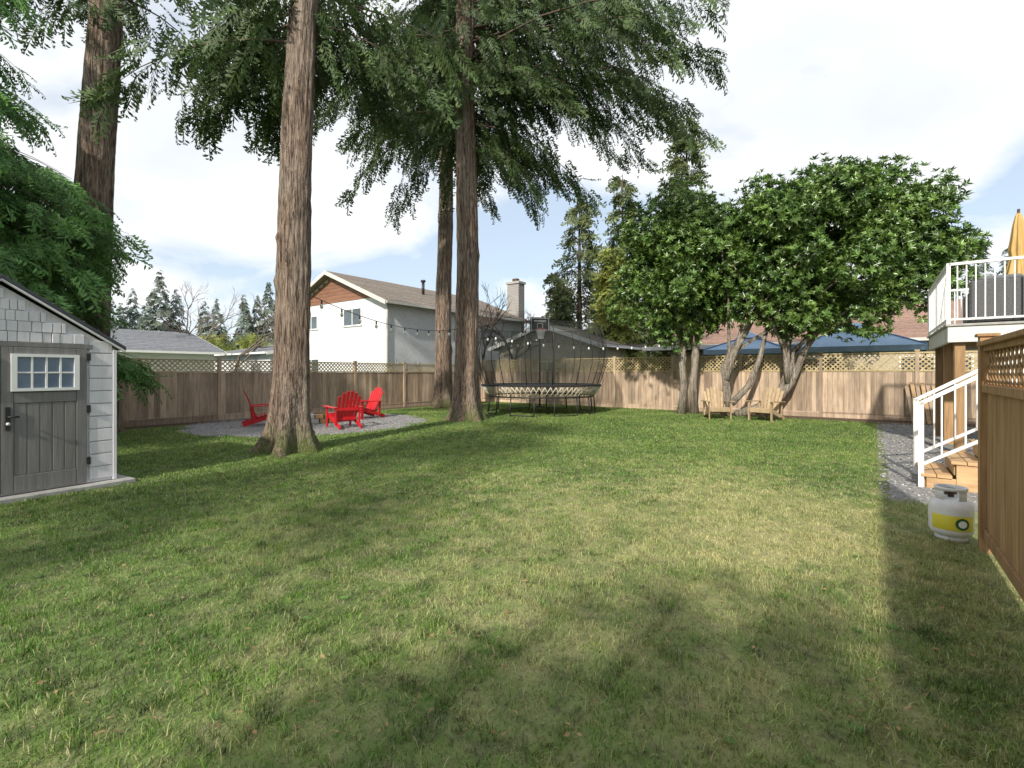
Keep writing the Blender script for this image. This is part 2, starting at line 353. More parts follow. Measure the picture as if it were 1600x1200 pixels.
def conifer(name,x,y,H,R,mat,seed,z0=1.0,nb=90,dens=2.4,sz=(.8,1.4),tm=None,droop=.35):
    e=empty(name,(x,y,0)); mb=MB(); mb.tube([(0,0,0),(0,0,H*.5),(0,0,H)],[H*.018,H*.011,.02],M['branch'],8); mb.obj('trunk',e)
    crown(e,0,0,z0,H,nb,R,.3,mat,tm or FRs,sz=sz,rise=.1,droop=droop,dens=dens,seed=seed,hang=.45)
conifer('fir_tree',4.6,33,13.6,3.3,M['conif'],60,nb=120,dens=2.8,sz=(.6,1.1))
conifer('fir_tree',8.0,35,15.8,3.3,M['conif'],61,nb=130,dens=2.8,sz=(.6,1.1))
conifer('fir_tree',13.0,36,20.2,3.9,M['conif'],62,z0=3,nb=200,dens=3.2,sz=(.6,1.2))
conifer('cypress_tree',5.9,28,8.8,2.1,M['conify'],63,nb=170,sz=(.6,1.0),dens=3.2)
conifer('fir_tree',10.0,31,12.0,2.6,M['conif'],64,nb=110,dens=3,sz=(.6,1.1))
conifer('fir_tree',2.9,31,8.0,2.0,M['conif'],65,nb=80,dens=3,sz=(.6,1.0))
# trees behind the viewpoint (their shade falls on the lawn)
conifer('fir_tree',-9.4,-9.8,17,3.6,M['conif'],70,z0=4,nb=60,dens=1.7,sz=(.9,1.5))
conifer('fir_tree',-14.5,-5.5,15,3.0,M['conif'],71,z0=3,nb=45,dens=1.5,sz=(1.0,1.6))

def rosette():
    V=[];F=[]
    for i in range(8):
        a=i*2.4+random.random()*.5; el=math.radians(15+45*random.random()); l=.12+.05*random.random(); w=.026
        d=np.array([math.sin(el),math.cos(el)*math.cos(a),math.cos(el)*math.sin(a)]); sd=np.cross(d,[1,0,0]);sd/=np.linalg.norm(sd); nn=np.cross(sd,d)
        b=len(V); V.extend([d*.01,d*l*.5+sd*w+nn*.008,d*l-nn*.02,d*l*.5-sd*w+nn*.008]); F.append([b,b+1,b+2]);F.append([b,b+2,b+3])
    return np.array(V),np.array(F)
ROS=rosette()
def lobed(name,parent,lobes,n,mat,tm,sc=(.8,1.35),seed=0):
    rs=np.random.default_rng(seed); lobes=np.array(lobes); w=lobes[:,3]**2; w/=w.sum()
    id=rs.choice(len(lobes),n,p=w); d=rs.normal(size=(n,3)); d/=np.linalg.norm(d,axis=1,keepdims=True)
    rr=lobes[id,3]*(.5+.55*rs.random(n)**.5)*(1+.13*rs.normal(size=n)); rr=np.where(rs.random(n)<.05,rr*1.25,rr)
    P=lobes[id,:3]+d*rr[:,None]*np.array([1,1,.9])
    D=d+np.array([0,0,.55])+rs.normal(size=d.shape)*.35
    return scatter(name,tm[0],tm[1],P,basis(D),sc[0]+(sc[1]-sc[0])*rs.random(n),mat,parent)
def lobes_for(c,r,n,lr,seed):
    rs=np.random.default_rng(seed); L=[]
    for i in range(n):
        d=rs.normal(size=3); d/=np.linalg.norm(d); k=.45+.5*rs.random()
        q=lr[0]+(lr[1]-lr[0])*rs.random()
        L.append([c[0]+d[0]*(r[0]-q*.6)*k*1.15,c[1]+d[1]*(r[1]-q*.6)*k*1.15,c[2]+d[2]*(r[2]-q*.6)*k*1.15,q])
    return L
def limbs(mb,root,lobes,base_r,n,seed,fork=1.4):
    rs=random.Random(seed)
    for i in range(n):
        l=rs.choice(lobes); r=Vector(root); t=Vector((l[0],l[1],l[2]))
        p1=r+Vector((rs.uniform(-.2,.2)+(t.x-r.x)*.12,rs.uniform(-.2,.2),fork*rs.uniform(.7,1.1)))
        p2=p1.lerp(t,.45)+Vector((rs.uniform(-.25,.25),rs.uniform(-.25,.25),rs.uniform(-.1,.3)))
        mb.tube([r+Vector((0,0,-.1)),r.lerp(p1,.5)+Vector((rs.uniform(-.07,.07),0,0)),p1,p2,t],[base_r*1.3,base_r,base_r*.85,base_r*.5,base_r*.15],M['bark2'],9)
e=empty('camellia_tree'); L=lobes_for((5.6,16.7,4.9),(2.2,1.9,2.7),30,(.45,.9),1)+[[5.0,16.8,3.4,.7],[6.2,16.6,3.4,.8],[5.8,16.7,6.9,.6],[4.3,16.8,4.5,.7],[3.8,16.8,3.6,.5],[4.4,16.8,5.7,.5],[7.0,16.4,6.4,.7],[7.1,16.3,5.2,.8],[7.0,16.4,4.0,.8],[6.5,16.5,7.0,.5]]
lobed('foliage',e,L,6400,M['camleaf'],ROS,seed=3)
mb=MB(); limbs(mb,(5.95,16.9,1.6),L,.06,4,4,.9); limbs(mb,(6.35,16.95,1.7),L,.06,4,5,.9)
mb.tube([(5.92,16.9,-.1),(6.0,16.9,1.0),(5.9,16.85,2.0),(5.75,16.8,3.2)],[.17,.12,.10,.06],M['bark2'],10)
mb.tube([(6.40,16.95,-.1),(6.32,16.9,1.1),(6.42,16.85,2.1),(6.5,16.8,3.4)],[.16,.12,.10,.06],M['bark2'],10); mb.obj('trunks',e)
e=empty('camellia_tree'); L=lobes_for((9.7,15.0,5.4),(3.6,2.2,2.5),60,(.45,.95),9)+[[11.9,13.8,4.7,.8],[12.3,13.8,5.0,.7],[11.8,13.9,6.0,.8],[8.0,15.3,7.0,.7],[11.2,14.4,7.1,.7],[9.4,15,7.3,.6],[11.6,13.8,3.9,.8],[7.5,15.6,3.7,.8],[9.2,15,3.3,.8],[10.5,14.5,3.2,.8],[12.9,13.8,5.1,.45],[7.5,15.7,5.0,.9],[7.4,15.7,6.2,.8],[12.2,13.8,6.6,.5],[12.4,13.8,4.2,.6],[10.2,14.8,7.3,.6]]
lobed('foliage',e,L,14500,M['camleaf'],ROS,seed=8)
mb=MB(); limbs(mb,(7.15,16.1,1.3),L,.07,4,14,1.0); limbs(mb,(8.9,15.6,1.2),L,.075,5,15,1.0)
mb.tube([(7.15,16.2,-.1),(7.2,16.2,.9),(7.05,16.1,1.6),(7.6,15.9,2.6),(8.2,15.6,4)],[.17,.13,.12,.09,.05],M['bark2'],10)
mb.tube([(7.35,15.9,.05),(7.9,15.8,.25),(8.6,15.7,.55),(9.0,15.6,1.1),(9.35,15.4,2.2),(10.1,15.2,3.4)],[.14,.14,.13,.12,.09,.05],M['bark2'],10)
mb.tube([(8.1,15.9,-.1),(8.7,15.75,.7),(8.95,15.7,1.5),(8.8,15.5,2.8)],[.13,.11,.10,.05],M['bark2'],10)
mb.tube([(7.3,16.1,.4),(7.8,15.95,1.0),(8.1,15.8,1.9),(8.3,15.6,3.2)],[.11,.10,.08,.05],M['bark2'],10)
mb.obj('trunks',e)
e=empty('unseen_shade_tree',(-2.2,-5.4,0)); L=lobes_for((0,0,3.4),(3.6,2.2,1.6),22,(.7,1.0),77)  # unseen tree added behind the camera to dapple the foreground with shade
lobed('foliage',e,L,2000,M['camleaf'],(ROS[0]*1.8,ROS[1]),seed=80); mb=MB(); limbs(mb,(0,0,0),L,.12,6,81); mb.obj('trunks',e)

def bare(name,x,y,H,seed,mat,r=.12,lean=0,depth=5):
    rs=random.Random(seed); mb=MB()
    def rec(p,d,L,r,k):
        pts=[p];q=p
        for i in range(3):
            d=(d+Vector((rs.gauss(0,.13),rs.gauss(0,.13),rs.gauss(0,.08)+.03))).normalized(); q=q+d*L/3; pts.append(q)
        mb.tube(pts,[r,r*.88,r*.76,r*.62],mat,5 if k<3 else 7,caps=False)
        if k==0: return
        for i in range(rs.choice([2,3,3])):
            a=rs.uniform(.35,.9); ax=Vector((rs.gauss(0,1),rs.gauss(0,1),rs.gauss(0,.4))).normalized()
            nd=(Matrix.Rotation(a,3,ax)@d); nd.z=max(nd.z,-.1)
            rec(pts[rs.choice([2,3])],nd.normalized(),L*rs.uniform(.62,.82),r*.6,k-1)
    rec(Vector((0,0,0)),Vector((lean,0,1)).normalized(),H*.32,r,depth)
    mb.obj(name,None,(x,y,0))
bare('bare_tree',-22.5,34,9.0,1,M['twig'],.13,0,6); bare('bare_tree',-20.2,34.5,8.6,2,M['twig'],.13,0,6)
bare('bare_tree',-1.1,25.5,7.4,5,M['branch'],.13); bare('bare_tree',-.2,27,7.0,6,M['branch'],.12,.1)
bare('bare_shrub',-4.6,22.5,2.6,8,M['twig'],.04); bare('bare_shrub',-5.6,22.0,2.6,9,M['twig'],.04); bare('bare_shrub',-15.5,22.0,2.6,12,M['twig'],.04)
bare('bare_tree',46,48,13,21,M['twig'],.2)
def farmass():
    rs=np.random.default_rng(99); P=[];D=[];sc=[]
    def cone(x,y,H,R,n):
        for i in range(n):
            f=rs.random()**1.2; a=rs.random()*6.28; r=R*(1-f)*(.3+.75*rs.random()); P.append([x+r*math.cos(a),y+r*math.sin(a),H*(.05+.95*f)]); D.append([math.cos(a),math.sin(a),-.4-.4*rs.random()]); sc.append(H*.075*(1.25-f))
    for x,y,H in((-62.4,75,12.6),(-59,73,12.0),(-58.8,75,14.6),(-51,70,16.4),(-50,72,14),(-38.5,70,11.9),(-37.9,72,13),(-36.2,72,15),(-34.5,72,13),(60.3,62,18.5),(61.5,60,17),(62,60,16),(-47,74,12.4),(-48,80,11.2),(-50.3,66,10.7),(-60,70,12),(-63,70,13),(-44,72,12.5),(-41,74,13.5),(-54,72,12.5)):
        cone(x,y,H,H*.17,320)
    for i in range(150):
        a=-1.15+2.3*i/150+rs.normal()*.01; d=75+rs.random()*35; H=5.0+rs.random()*4.5
        cone(d*math.tan(a) if abs(a)<1.0 else d*math.tan(math.copysign(1.0,a))*1.0+math.copysign((abs(a)-1)*200,a),d,H,H*.5,80)
    P_=np.array(P);D_=np.array(D); scatter('distant_trees',FRt[0],FRt[1],P_,basis(D_,np.tile([0,0,1.],(len(P),1))+rs.normal(size=P_.shape)*.4),np.array(sc)*1.6,M['far'])
farmass()
def hedge(name,x0,y0,x1,y1,h,n,mat,seed,w=.6):
    rs=np.random.default_rng(seed); t=rs.random(n); z=rs.random(n)**.7*h*(.85+.15*np.sin(t*30))
    P=np.stack([x0+(x1-x0)*t+rs.normal(size=n)*w*.5,y0+(y1-y0)*t+rs.normal(size=n)*w*.5,z],1); D=rs.normal(size=(n,3)); D[:,2]=abs(D[:,2])*.8
    scatter(name,FRs[0],FRs[1],P,basis(D),.35+.3*rs.random(n),mat)
hedge('cedar_hedge',-29,40,-15,44,4.6,4200,M['conify'],5,.9)
hedge('cedar_hedge',-16.8,13,-15.2,16.0,2.6,1400,M['cedarbright'],6,.7)

# ---------------------------------------------------------------- ground
mb=MB(); mb.add([(-400,-200,0),(400,-200,0),(400,600,0),(-400,600,0)],[(0,1,2,3)],M['ground']); mb.obj('ground')
PIT=(-5.75,14.0); PR=3.15
mb=MB(); n=64; vs=[(PIT[0]+(PR+.10*math.sin(k*.9)+.06*math.sin(k*2.3))*math.cos(k*2*math.pi/n),PIT[1]+(PR+.1*math.sin(k*.9))*math.sin(k*2*math.pi/n),.004) for k in range(n)]
mb.add(vs,[tuple(range(n))],M['gravel']); mb.obj('gravel_patio')
mb=MB(); mb.add([W(.15,6.9,.004),W(7,6.9,.004),W(7,17.9,.004),W(.15,17.9,.004)],[(0,1,2,3)],M['gravel']); mb.obj('gravel_path')
mb=MB(); mb.add([W(-6.2,18.5,.008),W(-6.0,17.7,.008),W(-4,17.4,.008),W(-2.5,17.3,.008),W(-1,17.5,.008),W(.2,17.1,.008),W(2,17.5,.008),W(4,18.5,.008)],[tuple(range(8))],M['mulch']); mb.obj('mulch_bed')
mb=MB(); mb.add([W(-15.85,1,.006),W(-15.3,1,.006),W(-15.25,6,.006),W(-15.4,12,.006),W(-15.2,18.4,.006),W(-15.85,18.4,.006)],[tuple(range(6))],M['mulch']); mb.obj('mulch_strip')
ico=np.array([[1,0,0],[-1,0,0],[0,1,0],[0,-1,0],[0,0,.7],[0,0,-.7]],float); icf=np.array([[0,2,4],[2,1,4],[1,3,4],[3,0,4]])
a=rng.random(6500)*6.28; r=PR*np.sqrt(rng.random(6500))*1.02
P=np.stack([PIT[0]+r*np.cos(a),PIT[1]+r*np.sin(a),np.full(6500,.008)],1)
vv=.05+rng.random(6500)*2.6; uu=7+rng.random(6500)*10.6
P2=np.stack([.8*vv+.6*uu,-.6*vv+.8*uu,np.full(6500,.008)],1)
P=np.concatenate([P,P2]); D=rng.normal(size=P.shape); D[:,2]*=.3
scatter('gravel_stones',ico,icf,P,basis(D,np.tile([0,0,1.],(len(P),1))),.009+.014*rng.random(len(P)),M['stone'])
def patch(nm,N,w,h0,h1,seed,size=.5):
    rs=np.random.default_rng(seed); x=(rs.random(N)-.5)*size*1.12; y=(rs.random(N)-.5)*size*1.12; a=rs.random(N)*6.28
    h=h0+(h1-h0)*rs.random(N)**2.2; ln=rs.random(N)*1.5; la=rs.random(N)*6.28
    cl=.5+.5*np.sin(x*23+seed)*np.cos(y*19+seed*2); h*=.6+.7*cl
    ux,uy=np.cos(a)*w/2,np.sin(a)*w/2; lx,ly=np.cos(la)*ln*h,np.sin(la)*ln*h
    z=np.zeros(N); V=np.stack([np.stack([x-ux,y-uy,z-.003],1),np.stack([x+ux,y+uy,z-.003],1),np.stack([x+ux*.8+lx*.4,y+uy*.8+ly*.4,h*.6],1),np.stack([x-ux*.8+lx*.4,y-uy*.8+ly*.4,h*.6],1),np.stack([x+lx,y+ly,h*(1-.25*ln)],1)],1).reshape(-1,3)
    b=(np.arange(N)*5)[:,None]; F=np.concatenate([b+np.array([[0,1,2]]),b+np.array([[0,2,3]]),b+np.array([[3,2,4]])])
    rr=rs.random(N); return npmesh(nm,V,F,M['grass'],np.concatenate([rr,rr,rr]))
near=[patch('grass_patch_fine',1900,.0042,.010,.050,s) for s in(1,2,3,4)]
mid=[patch('grass_patch_mid',800,.008,.016,.046,s) for s in(5,6,7)]
farp=[patch('grass_patch_far',380,.013,.02,.045,s) for s in(8,9,10)]
lawn=empty('lawn_grass')
for iv in range(-33,8):
    for iu in range(-4,38):
        v=iv*.5+.25; u=iu*.5+.25
        if .6<v<.8 and u<5.5: v=.46
        w=W(v,u)
        if w.y<.9 or abs(w.x)>w.y*1.15+1.5: continue
        if v>.0 and u>6.9: continue
        if v>.62 : continue
        if v<-15.2 or u>18.3 or (u>17.5 and v>-6.2) : continue
        if math.hypot(w.x-PIT[0],w.y-PIT[1])<PR-.05: continue
        if v<-7.95 and v>-10.4 and u<2.2: continue
        L=near if w.y<5.5 else (mid if w.y<10 else farp)
        o=bpy.data.objects.new('grass_patch',random.choice(L)); o.location=(w.x,w.y,0); o.rotation_euler=(0,0,random.choice([0,1,2,3])*math.pi/2+YR+random.uniform(-.1,.1)); o.scale=(1,1,random.uniform(.75,1.3))
        link(o,lawn)
lf=np.array([[0,0,0],[.5,.22,.05],[1,0,.02],[.5,-.22,.08]],float); lff=np.array([[0,1,2],[0,2,3]])
K=800; Y=1.9+rng.random(K)**1.6*12; X=(rng.random(K)*2-1)*Y*1.0; D=rng.normal(size=(K,3)); D[:,2]*=.15
vv=.8*X-.6*Y; ok=vv<.5; P=np.stack([X,Y,np.full(K,.03)],1)[ok]
scatter('fallen_leaves',lf,lff,P,basis(D[ok],np.tile([0,0,1.],(len(P),1))+rng.normal(size=P.shape)*.3),.012+.030*rng.random(len(P)),M['deadleaf'])
V=[];F=[]
for i in range(9):
    a=i*.7+random.random()*.3; d=np.array([math.cos(a),math.sin(a),.35]); sd=np.array([-math.sin(a),math.cos(a),0]); b=len(V)
    V.extend([d*.05,d*.6+sd*.16,d*1.0-np.array([0,0,.2]),d*.6-sd*.16]); F.append([b,b+1,b+2]); F.append([b,b+2,b+3])
K=90; Y=1.8+rng.random(K)**1.2*7; X=(rng.random(K)*2-1)*Y; ok=(.8*X-.6*Y)<.3; P=np.stack([X,Y,np.full(K,.008)],1)[ok]
scatter('lawn_weeds',np.array(V),np.array(F),P,basis(np.stack([rng.normal(size=len(P)),rng.normal(size=len(P)),np.zeros(len(P))],1),np.tile([0,0,1.],(len(P),1))),.018+.02*rng.random(len(P)),M['weed'])
# ---------------------------------------------------------------- fences
def lattice(mb,x0,x1,z0,z1,y,mat,sp=.095,w=.034,along='x',t=.008):
    H=z1-z0
    for sg,off in((1,-t*.55),(-1,t*.55)):
        k=x0-H if sg>0 else x0
        while k<(x1 if sg>0 else x1+H):
            a=(k,z0); b=(k+sg*H,z1)
            (ax,az),(bx,bz)=a,b
            t0=(x0-ax)/(bx-ax); t1=(x1-ax)/(bx-ax)
            if t0>t1: t0,t1=t1,t0
            s0=max(0,t0); s1=min(1,t1)
            if s1-s0>=.03:
                c0=(ax+(bx-ax)*s0,az+(bz-az)*s0); c1=(ax+(bx-ax)*s1,az+(bz-az)*s1)
                if along=='x': mb.beam((c0[0],y+off,c0[1]),(c1[0],y+off,c1[1]),t,w,mat)
                else: mb.beam((y+off,c0[0],c0[1]),(y+off,c1[0],c1[1]),t,w,mat)
            k+=sp*1.414
def fence(name,along,y,x0,x1,H,zl,mat,lat,post=2.4,front=-1,latm=.095,postH=.03,bw=.14):
    mb=MB()
    def P(a,b,z): return (a,b,z) if along=='x' else (b,a,z)
    def bx(a0,a1,b0,b1,z0,z1,m): mb.bx(P(a0,b0,z0),P(a1,b1,z1),m)
    f=front; x=x0
    while x<x1-.01:
        xe=min(x+post,x1)
        bx(x-.045,x+.045,y-.045,y+.045,-.1,H+postH,mat)
        bx(x-.062,x+.062,y-.062,y+.062,H+postH,H+postH+.03,lat)
        a=x+.048;b=xe-.048
        bx(a,b,y-.02,y+.02,.0,.14,mat)
        bx(a,b,y-.035,y+.035,zl-.04,zl,lat); bx(a,b,y-.035,y+.035,H-.04,H,lat); bx(a,b,y-.03,y+.03,.14,.18,mat)
        k=a
        while k<b-.02:
            e2=min(k+bw,b); dz=random.uniform(-.003,.0); yo=f*.004*random.random()
            bx(k+.003,e2-.003,y-.011+yo,y+.011+yo,.183,zl-.043+dz,mat); k+=bw
        lattice(mb,a,b,zl,H-.04,y,lat,along=along,sp=latm)
        x+=post
    bx(x1-.045,x1+.045,y-.045,y+.045,-.1,H+postH,mat); bx(x1-.062,x1+.062,y-.062,y+.062,H+postH,H+postH+.03,lat)
    return mb.obj(name,None,(0,0,0),YR)
fence('wooden_fence','y',-15.9,-3.2,18.4,1.83,1.50,M['fence'],M['lattice'])
fence('wooden_fence','x',18.55,-15.8,8.2,2.06,1.52,M['fence'],M['lattice'])
mb=MB(); y=.73; x0=-1.2; x1=5.40; H=1.66
for p in(x0,1.6,3.55,x1+.045):
    mb.bx((y-.05,p-.05,-.1),(y+.05,p+.05,1.74),M['fence2']); mb.bx((y-.068,p-.068,1.74),(y+.068,p+.068,1.765),M['fence2']); 
for a,b in((x0+.05,1.55),(1.65,3.5),(3.6,x1-.006)):
    mb.bx((y-.03,a,.10),(y+.03,b,.19),M['fence2']); mb.bx((y-.04,a,1.29),(y+.04,b,1.35),M['fence2']); mb.bx((y-.03,a,1.62),(y+.03,b,1.66),M['fence2'])
    mb.bx((y-.07,a,1.66),(y+.07,b,1.695),M['fence2'])
    k=a
    while k<b-.02:
        e2=min(k+.14,b); mb.bx((y-.012+random.uniform(-.003,.003),k+.003,.193),(y+.012,e2-.003,1.288),M['fence2']); k+=.14
    lattice(mb,a,b,1.35,1.62,y,M['fence2'],along='y',sp=.085,w=.03)
mb.obj('wooden_fence',None,(0,0,0),YR,bevel=.003)
# ---------------------------------------------------------------- buildings
def gable(name,v0,v1,u0,u1,eave,ridge,axis,wall,roof,oh=.5,gablemat=None,trim=None,wins=()):
    e=empty(name,(0,0,0),YR); trim=trim or M['gutter']
    a0,a1,b0,b1=(v0,v1,u0,u1) if axis=='u' else (u0,u1,v0,v1)
    m=(a0+a1)/2; sl=(ridge-eave)/((a1-a0)/2+oh); we=eave+oh*sl
    mb=MB(); ax='y' if axis=='u' else 'x'
    mb.prism([(a0,-.1),(a1,-.1),(a1,we-.12),(m,ridge-.14),(a0,we-.12)],b0,b1,ax,wall); mb.obj('walls',e)
    if gablemat:
        mb=MB(); zz=we+.15
        while zz<ridge-.35:
            h=.2; hw=(ridge-.16-zz-h)/sl
            if hw>.1:
                for bb,s in((b0,-1),(b1,1)):
                    lo=(m-hw,min(bb,bb+s*.03),zz); hi=(m+hw,max(bb,bb+s*.03),zz+h-.012)
                    if axis=='u': mb.bx(lo,hi,gablemat)
                    else: mb.bx((lo[1],lo[0],lo[2]),(hi[1],hi[0],hi[2]),gablemat)
            zz+=h
        mb.obj('gable_siding',e)
    mb=MB(); T=.09
    for s in(-1,1):
        ae=m+s*((a1-a0)/2+oh); nC=int(((a1-a0)/2+oh)/.35)
        for c in range(nC):
            f0=c/nC; f1=min((c+1)/nC+.01,1)
            p0=m+(ae-m)*f0; p1=m+(ae-m)*f1; z0=ridge+(eave-ridge)*f0; z1=ridge+(eave-ridge)*f1
            mb.prism([(p0,z0-T),(p1,z1-T),(p1,z1+.016),(p0,z0-.004)],b0-oh,b1+oh,ax,roof)
    mb.obj('roof',e)
    mb=MB()
    for s in(-1,1):
        ae=m+s*((a1-a0)/2+oh)
        for bb,q in((b0-oh,-1),(b1+oh,1)):
            lo,hi=sorted((bb,bb+q*.04)); 
            mb.prism([(m,ridge-.22),(ae,eave-.22),(ae,eave+.0),(m,ridge+.0)],lo,hi,ax,trim)
        lo,hi=sorted((ae+s*.003,ae+s*.10))
        if axis=='u': mb.bx((lo,b0-oh,eave-.14),(hi,b1+oh,eave-.01),trim)
        else: mb.bx((b0-oh,lo,eave-.14),(b1+oh,hi,eave-.01),trim)
    mb.obj('fascia_and_gutters',e)
    mb=MB()
    for (face,c,z0,z1,w) in wins:
        def bb(c0,c1,o0,o1,za,zb,mt):
            if face=='u0': mb.bx((c0,u0-o1,za),(c1,u0-o0,zb),mt)
            elif face=='v1': mb.bx((v1+o0,c0,za),(v1+o1,c1,zb),mt)
        bb(c-w/2,c+w/2,-.02,.02,z0,z1,M['glass'])
        for q0,q1,y0,y1 in((c-w/2-.07,c-w/2,z0,z1),(c+w/2,c+w/2+.07,z0,z1),(c-.025,c+.025,z0,z1)): bb(q0,q1,-.02,.05,y0,y1,M['white'])
        bb(c-w/2-.07,c+w/2+.07,-.02,.05,z1,z1+.07,M['white']); bb(c-w/2-.09,c+w/2+.09,-.02,.07,z0-.07,z0,M['white'])
    if wins: mb.obj('windows',e)
    return e
h=gable('stucco_house',-29.1,-19.6,15.7,27.2,5.0,7.1,'u',M['stucco'],M['shingle'],.5,M['gablewood'],
   wins=[('u0',-22.5,4.0,4.85,1.5),('u0',-26.5,4.0,4.7,1.2),('u0',-26.5,1.2,2.2,1.5),('v1',22.5,1.0,2.0,1.2)])
mb=MB(); mb.tube([(-19.55,15.62,4.9),(-19.52,15.62,4.7),(-19.52,15.62,0)],.05,M['gutter'],8); mb.obj('downspout',h)
mb=MB(); mb.tube([(-22.2,20.5,6.2),(-22.2,20.5,7.0)],.09,M['black'],10); mb.tube([(-22.2,20.5,7.0),(-22.2,20.5,7.12)],.15,M['black'],10); mb.obj('stove_pipe',h)
mb=MB(); mb.bx((-20.9,27.3,0),(-19.9,28.0,7.7),M['brick'])
for k in range(24): mb.bx((-20.915,27.285,5.0+k*.11),(-19.885,28.015,5.0+k*.11+.012),M['gutter'])
mb.bx((-20.98,27.22,7.7),(-19.82,28.08,7.85),M['concrete']); mb.bx((-20.6,27.5,7.85),(-20.2,27.8,8.1),M['rust']); mb.obj('chimney',h)
gable('bungalow',-9,16,26.6,35,2.9,4.9,'v',M['beige'],M['shinglebrown'],.6,wins=[('u0',-6,1.0,2.1,1.8),('u0',-2,1.0,2.1,1.5),('u0',2,.9,2.1,2.2),('u0',7,1.0,2.1,1.8)])
gable('detached_garage',-17.2,-11.0,21.8,28,2.85,4.05,'u',M['beige'],M['shingle'],.45,M['beige'],M['white'],wins=[('u0',-14,1.2,2.0,1.0)])
gable('bungalow',-43,-33,2,13,2.7,4.2,'u',M['paleblue'],M['shinglegrey'],.5,M['paleblue'],M['white'],wins=[('u0',-38,1,2.1,1.5),('v1',8,1,2.1,1.5)])
gable('bungalow',-44,-34,17,30,2.9,4.3,'v',M['paleblue'],M['shinglegrey'],.5,M['paleblue'],M['white'],wins=[('u0',-36,1,2.1,1.5),('v1',24,1,2.1,1.5)])
gable('house',4.9,13,1.5,15.5,5.2,7.2,'u',M['stucco'],M['shingle'],.5,wins=[('u0',8,1.0,2.1,1.6)])
e=empty('patio_cover',(0,0,0),YR); mb=MB()
mb.bx((-9,22.6,2.55),(-3.6,26.5,2.68),M['darkwall']); mb.bx((-9,22.5,2.68),(-3.6,22.6,2.5),M['white'])
for v in(-8.8,-6.2,-3.8): mb.bx((v-.06,22.7,0),(v+.06,22.82,2.55),M['darkwall'])
mb.obj('roof_and_posts',e)
def gazebo(v,u,s,ze,zr,mat):
    e=empty('gazebo',W(v,u,0),YR); mb=MB(); 
    for (s0,za,s1,zb) in((s,ze,s*.28,zr-.35),(s*.34,zr-.28,.02,zr)):
        vs=[(-s0,-s0,za),(s0,-s0,za),(s0,s0,za),(-s0,s0,za),(-s1,-s1,zb),(s1,-s1,zb),(s1,s1,zb),(-s1,s1,zb)]
        mb.add(vs,[(0,1,5,4),(1,2,6,5),(2,3,7,6),(3,0,4,7)],mat)
    for i in range(4):
        a=[(-s,-s),(s,-s),(s,s),(-s,s)]; p=a[i];q=a[(i+1)%4]; mb.beam((p[0],p[1],ze-.1),(q[0],q[1],ze-.1),.03,.2,mat)
        mb.beam((p[0]*.97,p[1]*.97,0),(p[0]*.97,p[1]*.97,ze-.01),.08,.08,M['black'])
        mb.beam((p[0],p[1],ze+.02),(p[0]*.28,p[1]*.28,zr-.33),.04,.04,M['bluefab'])
    mb.obj('canopy_and_frame',e)
gazebo(-.6,23.2,2.0,2.4,3.4,M['bluelight']); gazebo(-4.3,22.8,1.5,2.4,3.2,M['bluelight'])
# ---------------------------------------------------------------- garden shed
sang=math.atan2(.866,.5)
e=empty('garden_shed',(-5.2,6.33,0),sang)
Wd=2.13; Dp=2.0; We=1.80; Rg=2.50
mb=MB(); mb.prism([(-Wd,.06),(0,.06),(0,We-.04),(-Wd/2,Rg-.06),(-Wd,We-.04)],0,Dp,'y',M['shedwall'])
k=.10
while k<1.70:
    mb.bx((-.27,-.022,k),(-.035,-.002,k+.148),M['shedwall']); mb.bx((-Wd+.035,-.022,k),(-Wd+.27,-.002,k+.148),M['shedwall']); k+=.16
mb.bx((-.03,-.03,.06),(.012,.05,We-.06),M['shedwall']); mb.bx((-Wd-.012,-.03,.06),(-Wd+.03,.05,We-.06),M['shedwall'])
z=1.80
while z<2.42:
    hw=(Rg-.08-z-.12)/(.70)*(Wd/2)*.98; x=-Wd/2-hw
    while x<-Wd/2+hw-.03:
        w=random.uniform(.06,.13); w=min(w,-Wd/2+hw-x); pr=random.choice([0,.004,.008]); mb.bx((x+.003,-.024-pr,z+.002),(x+w-.003,-.002,z+.118),M['shedwall']); x+=w
    z+=.12
mb.obj('walls',e,bevel=.004)
mb=MB()
mb.bx((-1.88,-.032,1.745),(-.24,-.002,1.80),M['sheddoor'])
for xa,xb in((-1.062,-.30),(-1.83,-1.068)):
    mb.bx((xa,-.022,.08),(xb,-.002,1.74),M['sheddoor'])
    mb.bx((xa+.0,-.036,.08),(xa+.10,-.023,1.74),M['sheddoor']); mb.bx((xb-.10,-.036,.08),(xb,-.023,1.74),M['sheddoor'])
    mb.bx((xa+.103,-.036,.08),(xb-.103,-.023,.27),M['sheddoor']); mb.bx((xa+.103,-.036,1.10),(xb-.103,-.023,1.22),M['sheddoor']); mb.bx((xa+.103,-.036,1.66),(xb-.103,-.023,1.74),M['sheddoor'])
    n=5; w=(xb-xa-.21)/n
    for i in range(n): mb.bx((xa+.105+i*w+.006,-.030,.275),(xa+.105+(i+1)*w-.006,-.0225,1.095),M['sheddoor'])
mb.obj('doors',e,bevel=.003)
mb=MB()
